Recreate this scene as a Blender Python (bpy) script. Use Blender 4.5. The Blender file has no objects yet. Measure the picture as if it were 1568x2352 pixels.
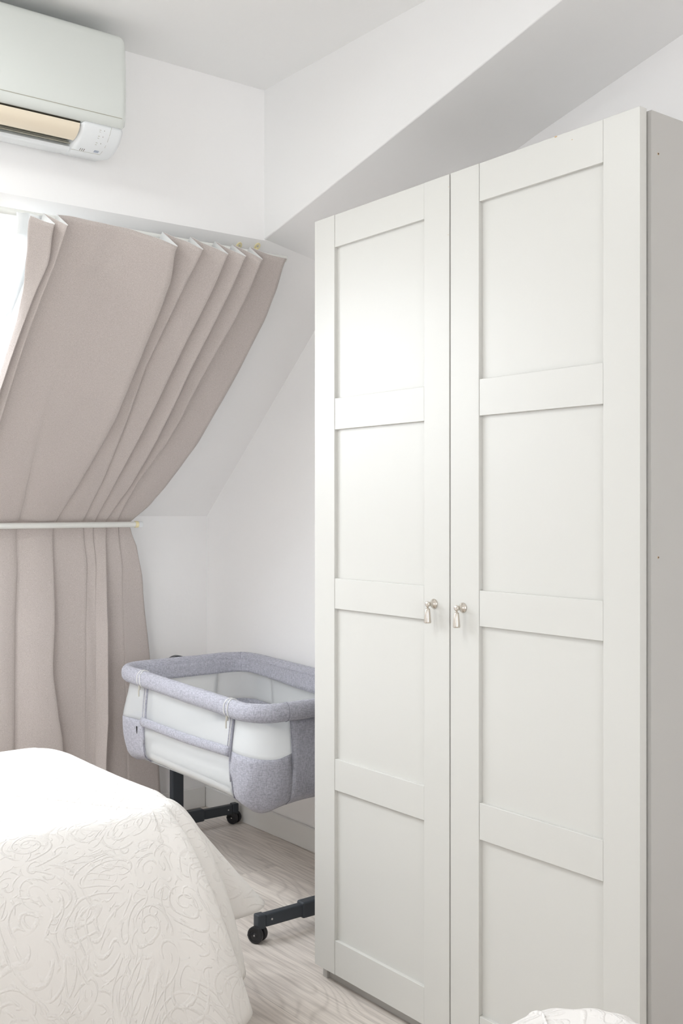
import bpy, bmesh, math, random
from mathutils import Vector, Matrix, noise
PI = math.pi
random.seed(7)
C = bpy.context.scene.collection
scene = bpy.context.scene

# ------------------------------------------------------------------ camera
cam_d = bpy.data.cameras.new('camera'); cam = bpy.data.objects.new('camera', cam_d); C.objects.link(cam)
cam.location = (0, 0, 1.2); cam.rotation_euler = (PI / 2, 0, math.radians(-37.69))
cam_d.sensor_fit = 'HORIZONTAL'; cam_d.sensor_width = 36
cam_d.lens = 36 * 2464 / 1568
cam_d.shift_y = -8 / 1568
cam_d.clip_start = 0.02
scene.camera = cam

# ------------------------------------------------------------------ world, lights, exposure
scene.view_settings.view_transform = 'Standard'
scene.view_settings.look = 'None'
scene.view_settings.exposure = -0.01
scene.view_settings.gamma = 1
scene.view_settings.use_curve_mapping = False
scene.cycles.max_bounces = 10
scene.cycles.diffuse_bounces = 9
scene.cycles.transparent_max_bounces = 24
w = bpy.data.worlds.new('sky'); scene.world = w; w.use_nodes = True
bg = w.node_tree.nodes['Background']; bg.inputs[0].default_value = (0.85, 0.925, 1.0, 1); bg.inputs[1].default_value = 5.6

def area(name, loc, target, sx, sy, power, col):
    l = bpy.data.lights.new(name, 'AREA'); l.shape = 'RECTANGLE'; l.size = sx; l.size_y = sy
    l.energy = power; l.color = col
    o = bpy.data.objects.new(name, l); C.objects.link(o); o.location = loc
    d = Vector(target) - Vector(loc); o.rotation_euler = d.to_track_quat('-Z', 'Y').to_euler()
    return o
# sunlit sky at the roof window, warm fill from an unseen patio door added behind
area('roof_window_daylight', (0.42, 3.62, 1.80), (0.60, 2.6, 0.55), 1.35, 0.85, 22, (0.97, 0.98, 1.0))
area('back_door_fill', (-0.3, -2.42, 1.45), (-0.3, 0.0, 1.45), 1.6, 1.3, 12, (1.0, 0.84, 0.68))  # added fill lamp behind the camera
# sky portals: the roof window and two unseen openings added for fill
for nm, loc, tg, sx, sy in (('roof_window_portal', (0.475, 3.20, 1.74), (0.475, 2.536, 0.993), 1.45, 0.98),
                            ('side_fill_portal', (-2.55, 0.9, 1.6), (0, 0.9, 1.6), 1.0, 0.9),
                            ('back_fill_portal', (-0.3, -2.36, 1.075), (-0.3, 0, 1.075), 1.8, 2.15)):
    p = area(nm, loc, tg, sx, sy, 1, (1, 1, 1)); p.data.cycles.is_portal = True

# ------------------------------------------------------------------ node helpers
def mat(name, col=(0.8, 0.8, 0.8), rough=0.5, metal=0.0, spec=0.5, coat=0.0, sheen=0.0):
    m = bpy.data.materials.new(name); m.use_nodes = True
    b = m.node_tree.nodes['Principled BSDF']
    b.inputs['Base Color'].default_value = (*col, 1); b.inputs['Roughness'].default_value = rough
    b.inputs['Metallic'].default_value = metal; b.inputs['Specular IOR Level'].default_value = spec
    b.inputs['Coat Weight'].default_value = coat; b.inputs['Sheen Weight'].default_value = sheen
    return m
class N:
    """tiny node-graph helper"""
    def __init__(s, m): s.t = m.node_tree; s.b = s.t.nodes.get('Principled BSDF')
    def n(s, k, **kw):
        x = s.t.nodes.new(k)
        for a, v in kw.items():
            if a.startswith('_'): setattr(x, a[1:], v)
            else:
                key = a.replace('__', ' ')
                x.inputs[key].default_value = v
        return x
    def l(s, a, b): s.t.links.new(a, b)
    def math(s, op, a, b=None, c=None):
        x = s.t.nodes.new('ShaderNodeMath'); x.operation = op
        for i, v in enumerate((a, b, c)):
            if v is None: continue
            if isinstance(v, (int, float)): x.inputs[i].default_value = v
            else: s.l(v, x.inputs[i])
        return x.outputs[0]
    def mix(s, f, a, b):
        x = s.t.nodes.new('ShaderNodeMix'); x.data_type = 'RGBA'
        if isinstance(f, (int, float)): x.inputs[0].default_value = f
        else: s.l(f, x.inputs[0])
        for i, v in ((6, a), (7, b)):
            if isinstance(v, tuple): x.inputs[i].default_value = (*v, 1)
            else: s.l(v, x.inputs[i])
        return x.outputs[2]
    def coord(s, kind='Object', scale=(1, 1, 1)):
        c = s.t.nodes.new('ShaderNodeTexCoord'); m = s.t.nodes.new('ShaderNodeMapping')
        m.inputs['Scale'].default_value = scale; s.l(c.outputs[kind], m.inputs[0]); return m.outputs[0]
    def noise(s, vec, scale, detail=2, rough=0.5, dist=0.0):
        x = s.t.nodes.new('ShaderNodeTexNoise'); x.inputs['Scale'].default_value = scale
        x.inputs['Detail'].default_value = detail; x.inputs['Roughness'].default_value = rough
        x.inputs['Distortion'].default_value = dist
        s.l(vec, x.inputs['Vector']); return x.outputs['Fac']
    def bump(s, h, strength, dist=0.01):
        x = s.t.nodes.new('ShaderNodeBump'); x.inputs['Strength'].default_value = strength
        x.inputs['Distance'].default_value = dist; s.l(h, x.inputs['Height']); s.l(x.outputs[0], s.b.inputs['Normal']); return x
    def ramp(s, f, a, b):
        x = s.t.nodes.new('ShaderNodeMapRange'); x.inputs[1].default_value = a; x.inputs[2].default_value = b
        x.clamp = True; s.l(f, x.inputs[0]); return x.outputs[0]

def wall_mat(name, col):
    m = mat(name, col, 0.75, spec=0.25); g = N(m); v = g.coord()
    a = g.noise(v, 5, 4, 0.6); b = g.noise(v, 60, 3, 0.6)
    h = g.math('ADD', a, g.math('MULTIPLY', b, 0.10))
    g.bump(h, 0.25, 0.01)
    # faint scuffs: small smudges of their own shape
    sp = g.ramp(g.noise(v, 9, 3, 0.65), 0.68, 0.80)
    g.l(g.mix(g.math('MULTIPLY', sp, 0.08), col, (col[0] * .8, col[1] * .78, col[2] * .75)), g.b.inputs['Base Color'])
    return m
M_wall = wall_mat('white_wall_paint', (0.895, 0.885, 0.88))
M_beam = wall_mat('white_beam_paint', (0.87, 0.865, 0.86))
M_ceil = wall_mat('ceiling_paint', (0.86, 0.86, 0.855))
M_base = mat('baseboard_gloss', (0.80, 0.795, 0.775), 0.35, spec=0.4)
g = N(M_base); v = g.coord()
sc = g.ramp(g.noise(v, 45, 3, 0.7, 1.5), 0.70, 0.78)
g.l(g.mix(g.math('MULTIPLY', sc, 0.5), (0.80, 0.795, 0.775), (0.45, 0.36, 0.27)), g.b.inputs['Base Color'])
M_frame = mat('window_frame_white', (0.82, 0.82, 0.80), 0.35)

def floor_mat():
    m = mat('greyed_oak_laminate', (0.5, 0.45, 0.4), 0.42, spec=0.35); g = N(m)
    base = g.coord()
    sep = g.t.nodes.new('ShaderNodeSeparateXYZ'); g.l(base, sep.inputs[0])
    px = g.math('FLOOR', g.math('DIVIDE', g.math('ADD', sep.outputs[0], 0.06), 0.19))
    py = g.math('FLOOR', g.math('DIVIDE', g.math('ADD', sep.outputs[1], g.math('MULTIPLY', px, 0.47)), 1.28))
    cb = g.t.nodes.new('ShaderNodeCombineXYZ'); g.l(px, cb.inputs[0]); g.l(py, cb.inputs[1])
    wn = g.t.nodes.new('ShaderNodeTexWhiteNoise'); wn.noise_dimensions = '3D'; g.l(cb.outputs[0], wn.inputs['Vector'])
    off = g.t.nodes.new('ShaderNodeVectorMath'); off.operation = 'SCALE'; g.l(wn.outputs['Color'], off.inputs[0]); off.inputs['Scale'].default_value = 9
    ad = g.t.nodes.new('ShaderNodeVectorMath'); ad.operation = 'ADD'; g.l(base, ad.inputs[0]); g.l(off.outputs[0], ad.inputs[1])
    def mp(sc):
        x = g.t.nodes.new('ShaderNodeMapping'); x.inputs['Scale'].default_value = sc; g.l(ad.outputs[0], x.inputs[0]); return x.outputs[0]
    # cathedral figure: contour lines of stretched noise, pinched round knots
    n1 = g.noise(mp((4.2, 0.85, 1)), 1.0, 1.5, 0.5, 0.35)
    vor = g.n('ShaderNodeTexVoronoi', Scale=1.0); vor.feature = 'F1'; g.l(mp((5.2, 1.7, 1)), vor.inputs['Vector'])
    knot = g.math('POWER', g.math('SUBTRACT', 1.0, g.ramp(vor.outputs['Distance'], 0.0, 0.5)), 2.2)
    field = g.math('ADD', g.math('MULTIPLY', n1, 190), g.math('MULTIPLY', knot, 14))
    rings = g.math('MULTIPLY_ADD', g.math('SINE', field), 0.5, 0.5)
    rings = g.math('POWER', rings, 4)
    streak = g.noise(mp((110, 3.2, 1)), 1.0, 4, 0.7)
    fine = g.noise(mp((300, 9, 1)), 1.0, 2, 0.6)
    tone = g.noise(mp((3.0, 0.7, 1)), 1.0, 2, 0.5)
    c0 = g.mix(g.ramp(tone, 0.3, 0.7), (0.71, 0.645, 0.59), (0.83, 0.77, 0.71))
    c1 = g.mix(g.math('MULTIPLY', rings, 0.20), c0, (0.19, 0.155, 0.13))
    c2 = g.mix(g.math('MULTIPLY', g.ramp(streak, 0.45, 0.72), 0.42), c1, (0.20, 0.165, 0.14))
    c3 = g.mix(g.math('MULTIPLY', g.ramp(fine, 0.5, 0.8), 0.35), c2, (0.50, 0.44, 0.39))
    kd = g.math('POWER', g.math('SUBTRACT', 1.0, g.ramp(vor.outputs['Distance'], 0.0, 0.22)), 2.0)
    c4 = g.mix(g.math('MULTIPLY', kd, 0.42), c3, (0.13, 0.10, 0.08))
    # plank seams
    fx = g.math('FRACT', g.math('DIVIDE', g.math('ADD', sep.outputs[0], 0.06), 0.19))
    seam = g.math('LESS_THAN', fx, 0.008)
    c5 = g.mix(g.math('MULTIPLY', seam, 0.35), c4, (0.12, 0.10, 0.085))
    pv = g.math('MULTIPLY_ADD', wn.outputs['Value'], 0.14, 0.93)
    hs = g.n('ShaderNodeHueSaturation'); g.l(c5, hs.inputs['Color']); g.l(pv, hs.inputs['Value'])
    g.l(hs.outputs[0], g.b.inputs['Base Color'])
    g.bump(g.math('ADD', streak, g.math('MULTIPLY', rings, 0.4)), 0.12, 0.002)
    return m
M_floor = floor_mat()

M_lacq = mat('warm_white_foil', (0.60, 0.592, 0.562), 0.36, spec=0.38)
M_melamine_shaded = mat('white_melamine_shaded', (0.46, 0.447, 0.425), 0.5, spec=0.35)  # white melamine darkened below the doors, shade of the side put into the colour
M_edge = mat('raw_chipboard', (0.52, 0.38, 0.24), 0.8)
M_hole = mat('screw_hole_dark', (0.05, 0.03, 0.02), 0.9)
M_nickel = mat('brushed_nickel', (0.66, 0.61, 0.55), 0.24, 1.0)
M_dark = mat('anthracite_powdercoat', (0.040, 0.048, 0.058), 0.42, spec=0.4)
M_black = mat('caster_black', (0.016, 0.016, 0.018), 0.45)
M_steel = mat('steel_pin', (0.6, 0.6, 0.6), 0.3, 1.0)

def cloth_mat(name, c1, c2, scale, bump=0.15, sheen=0.15):
    m = mat(name, c1, 0.88, spec=0.15, sheen=sheen); g = N(m); v = g.coord()
    a = g.noise(v, scale, 2, 0.7); b = g.noise(v, 14, 3)
    g.l(g.mix(g.ramp(a, 0.38, 0.62), c1, c2), g.b.inputs['Base Color'])
    wr = g.math('ADD', g.math('MULTIPLY', b, 3.0), g.math('MULTIPLY', a, 0.5))
    g.bump(wr, bump, 0.003)
    return m
M_curt = cloth_mat('taupe_blackout_fabric', (0.465, 0.412, 0.385), (0.61, 0.552, 0.525), 620, 0.25)
M_lining = mat('white_lining', (0.80, 0.80, 0.79), 0.85, spec=0.1)
def linen_mat():
    m = mat('heather_grey_linen', (0.4, 0.4, 0.45), 0.9, spec=0.1, sheen=0.2); g = N(m)
    a = g.noise(g.coord('Object', (420, 420, 90)), 1, 2, 0.7); b = g.noise(g.coord('Object', (90, 90, 520)), 1, 2, 0.7)
    f = g.ramp(g.math('ADD', a, b), 0.80, 1.2)
    g.l(g.mix(f, (0.34, 0.34, 0.39), (0.54, 0.54, 0.605)), g.b.inputs['Base Color'])
    g.bump(g.math('ADD', g.math('ADD', a, b), g.math('MULTIPLY', g.noise(g.coord(), 22, 3), 3)), 0.3, 0.003)
    return m
M_linen = linen_mat()
M_piping = mat('grey_piping', (0.25, 0.25, 0.29), 0.85)
M_tape = mat('white_zip_tape', (0.72, 0.72, 0.71), 0.6)
M_zip = mat('zip_puller', (0.55, 0.53, 0.47), 0.4, 0.4)
def net_mat(name, alpha, col=(0.84, 0.86, 0.87), cell=900):
    m = mat(name, col, 0.8, spec=0.1); g = N(m)
    g.b.inputs['Alpha'].default_value = alpha
    if cell:
        v = g.n('ShaderNodeTexVoronoi', Scale=cell); v.feature = 'DISTANCE_TO_EDGE'
        g.l(g.coord(), v.inputs['Vector'])
        hole = g.ramp(v.outputs['Distance'], 0.16, 0.30)
        g.l(g.math('SUBTRACT', 1.0, g.math('MULTIPLY', hole, 1 - alpha)), g.b.inputs['Alpha'])
    return m
M_net = net_mat('fine_white_mesh', 0.34, cell=0)
M_net2 = net_mat('airy_white_mesh', 0.36, cell=0)
M_sheer = net_mat('white_voile', 0.75, (0.85, 0.86, 0.86), cell=0)
M_matt = mat('white_mattress_ticking', (0.80, 0.80, 0.79), 0.85, spec=0.1)

def matelasse():
    m = mat('white_matelasse_cotton', (0.80, 0.775, 0.75), 0.88, spec=0.12, sheen=0.1); g = N(m)
    uv = g.coord('UV')
    wrp = g.t.nodes.new('ShaderNodeTexNoise'); wrp.inputs['Scale'].default_value = 5; wrp.inputs['Detail'].default_value = 1
    g.l(uv, wrp.inputs['Vector'])
    wm = g.t.nodes.new('ShaderNodeVectorMath'); wm.operation = 'MULTIPLY_ADD'
    g.l(wrp.outputs['Color'], wm.inputs[0]); wm.inputs[1].default_value = (0.12, 0.12, 0); g.l(uv, wm.inputs[2])
    P = wm.outputs[0]
    def spiral(scale, arms, tight, lo):
        vo = g.n('ShaderNodeTexVoronoi', Scale=scale); vo.voronoi_dimensions = '2D'; vo.inputs['Randomness'].default_value = 0.85
        g.l(P, vo.inputs['Vector'])
        sub = g.t.nodes.new('ShaderNodeVectorMath'); sub.operation = 'SUBTRACT'; g.l(P, sub.inputs[0]); g.l(vo.outputs['Position'], sub.inputs[1])
        sp = g.t.nodes.new('ShaderNodeSeparateXYZ'); g.l(sub.outputs[0], sp.inputs[0])
        ang = g.math('ARCTAN2', sp.outputs[1], sp.outputs[0])
        r = vo.outputs['Distance']
        s = g.math('SINE', g.math('ADD', g.math('MULTIPLY', ang, arms), g.math('MULTIPLY', r, tight)))
        rg = g.ramp(s, lo, 1.0)
        # keep only part of each scroll
        k = g.ramp(g.noise(uv, scale * 1.5, 1), 0.44, 0.52)
        return g.math('MULTIPLY', g.math('MULTIPLY', rg, k), g.ramp(r, 0.02, 0.16))
    s1 = spiral(8.5, 1, 34, 0.55)
    s2 = spiral(20, 1, 16, 0.60)
    n = g.noise(P, 5.0, 0.8, 0.5)
    st = g.ramp(g.math('SINE', g.math('MULTIPLY', n, 120)), 0.60, 1.0)
    stm = g.ramp(g.noise(uv, 6, 1), 0.50, 0.56)
    lines = g.math('MAXIMUM', g.math('MAXIMUM', s1, g.math('MULTIPLY', s2, 0.85)), g.math('MULTIPLY', g.math('MULTIPLY', st, stm), 0.9))
    rope = g.math('MULTIPLY_ADD', g.noise(uv, 260, 1), 1.1, 0.45)
    h = g.math('MULTIPLY', lines, rope)
    h = g.math('ADD', h, g.math('MULTIPLY', g.noise(uv, 26, 3, 0.55), 0.35))
    h = g.math('ADD', h, g.math('MULTIPLY', g.noise(uv, 700, 1), 0.05))
    g.bump(h, 0.52, 0.0032)
    return m
M_quilt = matelasse()
M_ac = mat('ac_white_plastic', (0.70, 0.725, 0.695), 0.22, spec=0.5, coat=0.3)
M_ac2 = mat('ac_lower_plastic', (0.78, 0.80, 0.81), 0.30)
M_flap = mat('yellowed_flap_plastic', (0.80, 0.705, 0.56), 0.28)
M_slot = mat('ac_slot_dark', (0.05, 0.04, 0.025), 0.8)
M_slat = mat('ac_slat_grey', (0.42, 0.40, 0.33), 0.5)
M_ink = mat('icon_ink', (0.30, 0.27, 0.24), 0.7)
M_lcd = mat('display_window', (0.42, 0.46, 0.55), 0.2)
M_rod = mat('white_painted_rod', (0.76, 0.765, 0.73), 0.4)
M_brass = mat('brass_bracket', (0.86, 0.78, 0.50), 0.35, 0.25)
M_glass = bpy.data.materials.new('window_glass'); M_glass.use_nodes = True
g = N(M_glass); g.b.inputs['Base Color'].default_value = (1, 1, 1, 1); g.b.inputs['Roughness'].default_value = 0.0
g.b.inputs['Alpha'].default_value = 0.06

# ------------------------------------------------------------------ mesh helpers
def obj(name, bm, m, parent=None, smooth=False, bevel=0.0, seg=2, ms=None):
    me = bpy.data.meshes.new(name)
    bmesh.ops.recalc_face_normals(bm, faces=bm.faces)
    bm.to_mesh(me); bm.free()
    o = bpy.data.objects.new(name, me); C.objects.link(o)
    for x in (ms or [m]): me.materials.append(x)
    if parent: o.parent = parent
    if smooth:
        for p in me.polygons: p.use_smooth = True
    if bevel:
        b = o.modifiers.new('bevel', 'BEVEL'); b.width = bevel; b.segments = seg; b.limit_method = 'ANGLE'; b.angle_limit = math.radians(40)
        for p in me.polygons: p.use_smooth = True
        o.modifiers.new('wn', 'WEIGHTED_NORMAL').keep_sharp = True
    return o
def box(bm, x0, x1, y0, y1, z0, z1):
    v = [bm.verts.new((x, y, z)) for z in (z0, z1) for y in (y0, y1) for x in (x0, x1)]
    for f in ((0, 2, 3, 1), (4, 5, 7, 6), (0, 1, 5, 4), (2, 6, 7, 3), (0, 4, 6, 2), (1, 3, 7, 5)):
        bm.faces.new([v[i] for i in f])
def prism_x(bm, prof, x0, x1):
    a = [bm.verts.new((x0, y, z)) for y, z in prof]; b = [bm.verts.new((x1, y, z)) for y, z in prof]
    n = len(prof)
    for i in range(n): bm.faces.new((a[i], a[(i + 1) % n], b[(i + 1) % n], b[i]))
    bm.faces.new(a); bm.faces.new(b[::-1])
def tube(bm, pts, r, seg=12, closed=False, caps=True, sq=None):
    pts = [Vector(p) for p in pts]; n = len(pts); rings = []
    for i, p in enumerate(pts):
        a = pts[(i - 1) % n] if (closed or i > 0) else p; b = pts[(i + 1) % n] if (closed or i < n - 1) else p
        t = (b - a).normalized()
        up = Vector((0, 0, 1)) if abs(t.z) < 0.9 else Vector((0, 1, 0))
        s = t.cross(up).normalized(); u = s.cross(t)
        rr = r[i] if isinstance(r, (list, tuple)) else r
        ra, rb = (rr, rr) if sq is None else (rr * sq[0], rr * sq[1])
        rings.append([bm.verts.new(p + s * math.cos(2 * PI * k / seg) * ra + u * math.sin(2 * PI * k / seg) * rb) for k in range(seg)])
    m = n if closed else n - 1
    for i in range(m):
        A, B = rings[i], rings[(i + 1) % n]
        for k in range(seg): bm.faces.new((A[k], A[(k + 1) % seg], B[(k + 1) % seg], B[k]))
    if caps and not closed: bm.faces.new(rings[0][::-1]); bm.faces.new(rings[-1])
def lathe(bm, prof, origin, axis, seg=24):
    """prof: (distance along axis, radius)"""
    axis = Vector(axis).normalized(); o = Vector(origin)
    s = axis.cross(Vector((0, 0, 1)) if abs(axis.z) < 0.9 else Vector((1, 0, 0))).normalized(); u = s.cross(axis)
    rings = [[bm.verts.new(o + axis * d + s * math.cos(2 * PI * k / seg) * r + u * math.sin(2 * PI * k / seg) * r) for k in range(seg)] for d, r in prof]
    for A, B in zip(rings, rings[1:]):
        for k in range(seg): bm.faces.new((A[k], A[(k + 1) % seg], B[(k + 1) % seg], B[k]))
    bm.faces.new(rings[0][::-1]); bm.faces.new(rings[-1])
def grid(bm, rows, closed=False, uv=None):
    """rows: list of lists of points; uv same shape"""
    V = [[bm.verts.new(p) for p in r] for r in rows]
    lay = bm.loops.layers.uv.verify() if uv else None
    n = len(rows[0]); m = n if closed else n - 1
    for i in range(len(rows) - 1):
        for j in range(m):
            k = (j + 1) % n
            f = bm.faces.new((V[i][j], V[i][k], V[i + 1][k], V[i + 1][j])); f.smooth = True
            if uv:
                for lp, (a, b) in zip(f.loops, ((i, j), (i, k), (i + 1, k), (i + 1, j))): lp[lay].uv = uv[a][b]
    return V
def empty(name, loc, label, cat, group=None):
    o = bpy.data.objects.new(name, None); C.objects.link(o); o.location = loc; o.empty_display_size = 0.1
    o['label'] = label; o['category'] = cat
    if group: o['group'] = group
    return o
def tag(o, label, cat, group=None):
    o['label'] = label; o['category'] = cat
    if group: o['group'] = group
    return o
def struct(name, bm, m, label, parent=None, **kw):
    o = obj(name, bm, m, parent, **kw)
    if not parent: o['kind'] = 'structure'; o['label'] = label; o['category'] = name.split('_')[0]
    return o
def sub(bm, d):   # shift all verts by -d so a child can be built in room coordinates
    for v in bm.verts: v.co -= Vector(d)
    return bm
def copy_tree(o, parent=None):
    c = o.copy(); C.objects.link(c); c.parent = parent
    for ch in list(o.children): copy_tree(ch, c)
    return c
def lerp(a, b, t): return a + (b - a) * t

# ------------------------------------------------------------------ room shell
CZ = 2.502                      # ceiling
XW = 2.222                      # right-hand wall
XB = 1.852                      # beam face
YA = 2.791                      # upper far wall (carries the air conditioner)
YK = 3.765                      # knee wall under the roof slope
ZA = 2.035; ZK = 1.175          # slope top / bottom
XL, YB = -2.45, -2.25           # left wall, back wall
T = 0.12

bm = bmesh.new(); box(bm, XL - T, XW + T, YB - T, YK + T, -0.1, 0)
struct('floor', bm, M_floor, 'greyed oak laminate floor running under both beds')
bm = bmesh.new(); box(bm, XL - T, XW + T, YB - T, YA + T, CZ, CZ + 0.1)
struct('ceiling', bm, M_ceil, 'flat white painted ceiling')
bm = bmesh.new(); box(bm, XL - T, XW + T, YA, YA + T, ZA, CZ); box(bm, XL - T, XW + T, YA + 0.045, YA + 0.16, ZA - 0.03, ZA + 0.12)
# chamfered so the slope meets its lower edge
struct('wall_far', bm, M_wall, 'white upper wall carrying the air conditioner')
bm = bmesh.new(); box(bm, XL - T, XW + T, YK, YK + T, 0, ZK)
struct('wall_knee', bm, M_wall, 'low white knee wall under the sloping roof')
bm = bmesh.new(); box(bm, XW, XW + T, YB - T, YK + T, 0, CZ)
struct('wall_right', bm, M_wall, 'white wall behind the wardrobe and the crib')
# left wall, its unseen window opening added to let fill light in
WL = (0.40, 1.40, 1.15, 2.05)
bm = bmesh.new()
box(bm, XL - T, XL, YB - T, WL[0], 0, CZ); box(bm, XL - T, XL, WL[1], YK + T, 0, CZ)
box(bm, XL - T, XL, WL[0], WL[1], 0, WL[2]); box(bm, XL - T, XL, WL[0], WL[1], WL[3], CZ)
struct('wall_left', bm, M_wall, 'white wall with an unseen side window added for fill light opposite the wardrobe')
# back wall, its unseen door opening added to let fill light in
WB = (-1.2, 0.6, 2.15)
bm = bmesh.new()
box(bm, XL, WB[0], YB - T, YB, 0, CZ); box(bm, WB[1], XW, YB - T, YB, 0, CZ); box(bm, WB[0], WB[1], YB - T, YB, WB[2], CZ)
struct('wall_back', bm, M_wall, 'white wall with an unseen patio door added for fill light behind the camera')

# sloping roof wall with roof-window opening
def sl(x, z, d=0.0):            # point on the slope plane, d metres outwards
    y = YK - 0.006 + (z - ZK) * (YA - YK + 0.006) / (ZA - ZK)
    return Vector((x, y + d * 0.664, z + d * 0.747))
OX0, OX1, OZ0, OZ1 = -0.25, 1.20, 1.26, 1.985
bm = bmesh.new()
def slab(x0, x1, z0, z1, d0=0.0, d1=0.16):
    p = [sl(x0, z0, d0), sl(x1, z0, d0), sl(x1, z1, d0), sl(x0, z1, d0), sl(x0, z0, d1), sl(x1, z0, d1), sl(x1, z1, d1), sl(x0, z1, d1)]
    v = [bm.verts.new(q) for q in p]
    for f in ((0, 1, 2, 3), (4, 7, 6, 5), (0, 4, 5, 1), (1, 5, 6, 2), (2, 6, 7, 3), (3, 7, 4, 0)): bm.faces.new([v[i] for i in f])
slab(XL, OX0, ZK - .05, ZA); slab(OX1, XW + 0.02, ZK - .05, ZA); slab(OX0, OX1, ZK - .05, OZ0); slab(OX0, OX1, OZ1, ZA)
struct('wall_slope', bm, M_wall, 'sloping white attic wall holding the roof window')

# boxed beam along the right wall: vertical face, underside falling towards the far corner
bm = bmesh.new()
st = [(YB, 2.47, 2.47), (0.85, 2.47, 2.47), (1.527, 2.352, 2.340), (2.007, 2.229, 2.223), (YA + 0.03, 2.030, 1.992), (YA + 0.09, 2.03, 1.96)]
rows = []
for y, za, zb in st: rows.append([(XB, y, CZ + 0.02), (XB, y, za), (XW + 0.02, y, zb), (XW + 0.02, y, CZ + 0.02)])
V = [[bm.verts.new(p) for p in r] for r in rows]
for i in range(len(V) - 1):
    for j in range(4):
        k = (j + 1) % 4; bm.faces.new((V[i][j], V[i][k], V[i + 1][k], V[i + 1][j]))
bm.faces.new(V[0]); bm.faces.new(V[-1][::-1])
struct('trim_1', bm, M_beam, 'white boxed beam sloping down along the wall above the wardrobe', bevel=0.004)

# baseboards
bm = bmesh.new(); box(bm, XL, XW - 0.015, YK - 0.014, YK, 0, 0.082)
struct('baseboard_knee', bm, M_base, 'white baseboard under the knee wall', bevel=0.003)
bm = bmesh.new(); box(bm, XW - 0.014, XW, YB, YK, 0, 0.082)
struct('baseboard_right', bm, M_base, 'scuffed white baseboard along the wall beside the crib', bevel=0.003)
bm = bmesh.new(); box(bm, XL, XL + 0.014, YB, YK - 0.014, 0, 0.082)
struct('baseboard_left', bm, M_base, 'white baseboard under the added side window', bevel=0.003)
bm = bmesh.new(); box(bm, XL + 0.014, WB[0], YB, YB + 0.014, 0, 0.082); box(bm, WB[1], XW - 0.014, YB, YB + 0.014, 0, 0.082)
struct('baseboard_back', bm, M_base, 'white baseboard beside the added patio door', bevel=0.003)

# windows
def win_empty(name, label):
    o = bpy.data.objects.new(name, None); C.objects.link(o); o['kind'] = 'structure'; o['label'] = label; o['category'] = 'window'; return o
w1 = win_empty('window_1', 'bright roof window in the sloping wall beside the curtain')
bm = bmesh.new()
fw = 0.035
slab(OX0, OX1, OZ1 - fw, OZ1, 0.012, 0.07); slab(OX0, OX1, OZ0, OZ0 + fw, 0.012, 0.07)
slab(OX0, OX0 + 0.05, OZ0 + fw, OZ1 - fw, 0.012, 0.07); slab(OX1 - 0.05, OX1, OZ0 + fw, OZ1 - fw, 0.012, 0.07)
slab(0.45, 0.50, OZ0 + fw, OZ1 - fw, 0.012, 0.07)
obj('window_frame', bm, M_frame, w1)
bm = bmesh.new(); slab(OX0 + 0.05, 0.45, OZ0 + fw, OZ1 - fw, 0.035, 0.041); obj('pane', bm, M_glass, w1)
bm = bmesh.new(); slab(0.50, OX1 - 0.05, OZ0 + fw, OZ1 - fw, 0.035, 0.041); obj('pane', bm, M_glass, w1)
w2 = win_empty('fill_window_2', 'unseen side window added for fill light in the left wall opposite the wardrobe')  # unseen window, added so sky light fills the room from the left
bm = bmesh.new()
for a, b, c, d in ((WL[0], WL[1], WL[2], WL[2] + .05), (WL[0], WL[1], WL[3] - .05, WL[3]), (WL[0], WL[0] + .05, WL[2] + .05, WL[3] - .05),
                   (WL[1] - .05, WL[1], WL[2] + .05, WL[3] - .05), (0.875, 0.925, WL[2] + .05, WL[3] - .05)):
    box(bm, XL - 0.09, XL - 0.04, a, b, c, d)
obj('window_frame', bm, M_frame, w2)
bm = bmesh.new(); box(bm, XL - 0.068, XL - 0.062, WL[0] + .05, 0.875, WL[2] + .05, WL[3] - .05); obj('pane', bm, M_glass, w2)
bm = bmesh.new(); box(bm, XL - 0.068, XL - 0.062, 0.925, WL[1] - .05, WL[2] + .05, WL[3] - .05); obj('pane', bm, M_glass, w2)
d1 = bpy.data.objects.new('fill_door_1', None); C.objects.link(d1); d1['kind'] = 'structure'; d1['label'] = 'unseen glazed patio door added for fill light in the back wall'; d1['category'] = 'door'  # unseen door, added to carry the fill from behind the camera
bm = bmesh.new()
for a, b, c, d in ((WB[0], WB[1], 0.0, .09), (WB[0], WB[1], WB[2] - .06, WB[2]), (WB[0], WB[0] + .06, .09, WB[2] - .06),
                   (WB[1] - .06, WB[1], .09, WB[2] - .06), (-0.34, -0.26, .09, WB[2] - .06)):
    box(bm, a, b, YB - 0.09, YB - 0.04, c, d)
obj('fill_door_frame', bm, M_frame, d1)
bm = bmesh.new(); box(bm, WB[0] + .06, -0.34, YB - .068, YB - .062, .09, WB[2] - .06); obj('pane', bm, M_glass, d1)
bm = bmesh.new(); box(bm, -0.26, WB[1] - .06, YB - .068, YB - .062, .09, WB[2] - .06); obj('pane', bm, M_glass, d1)

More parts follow.
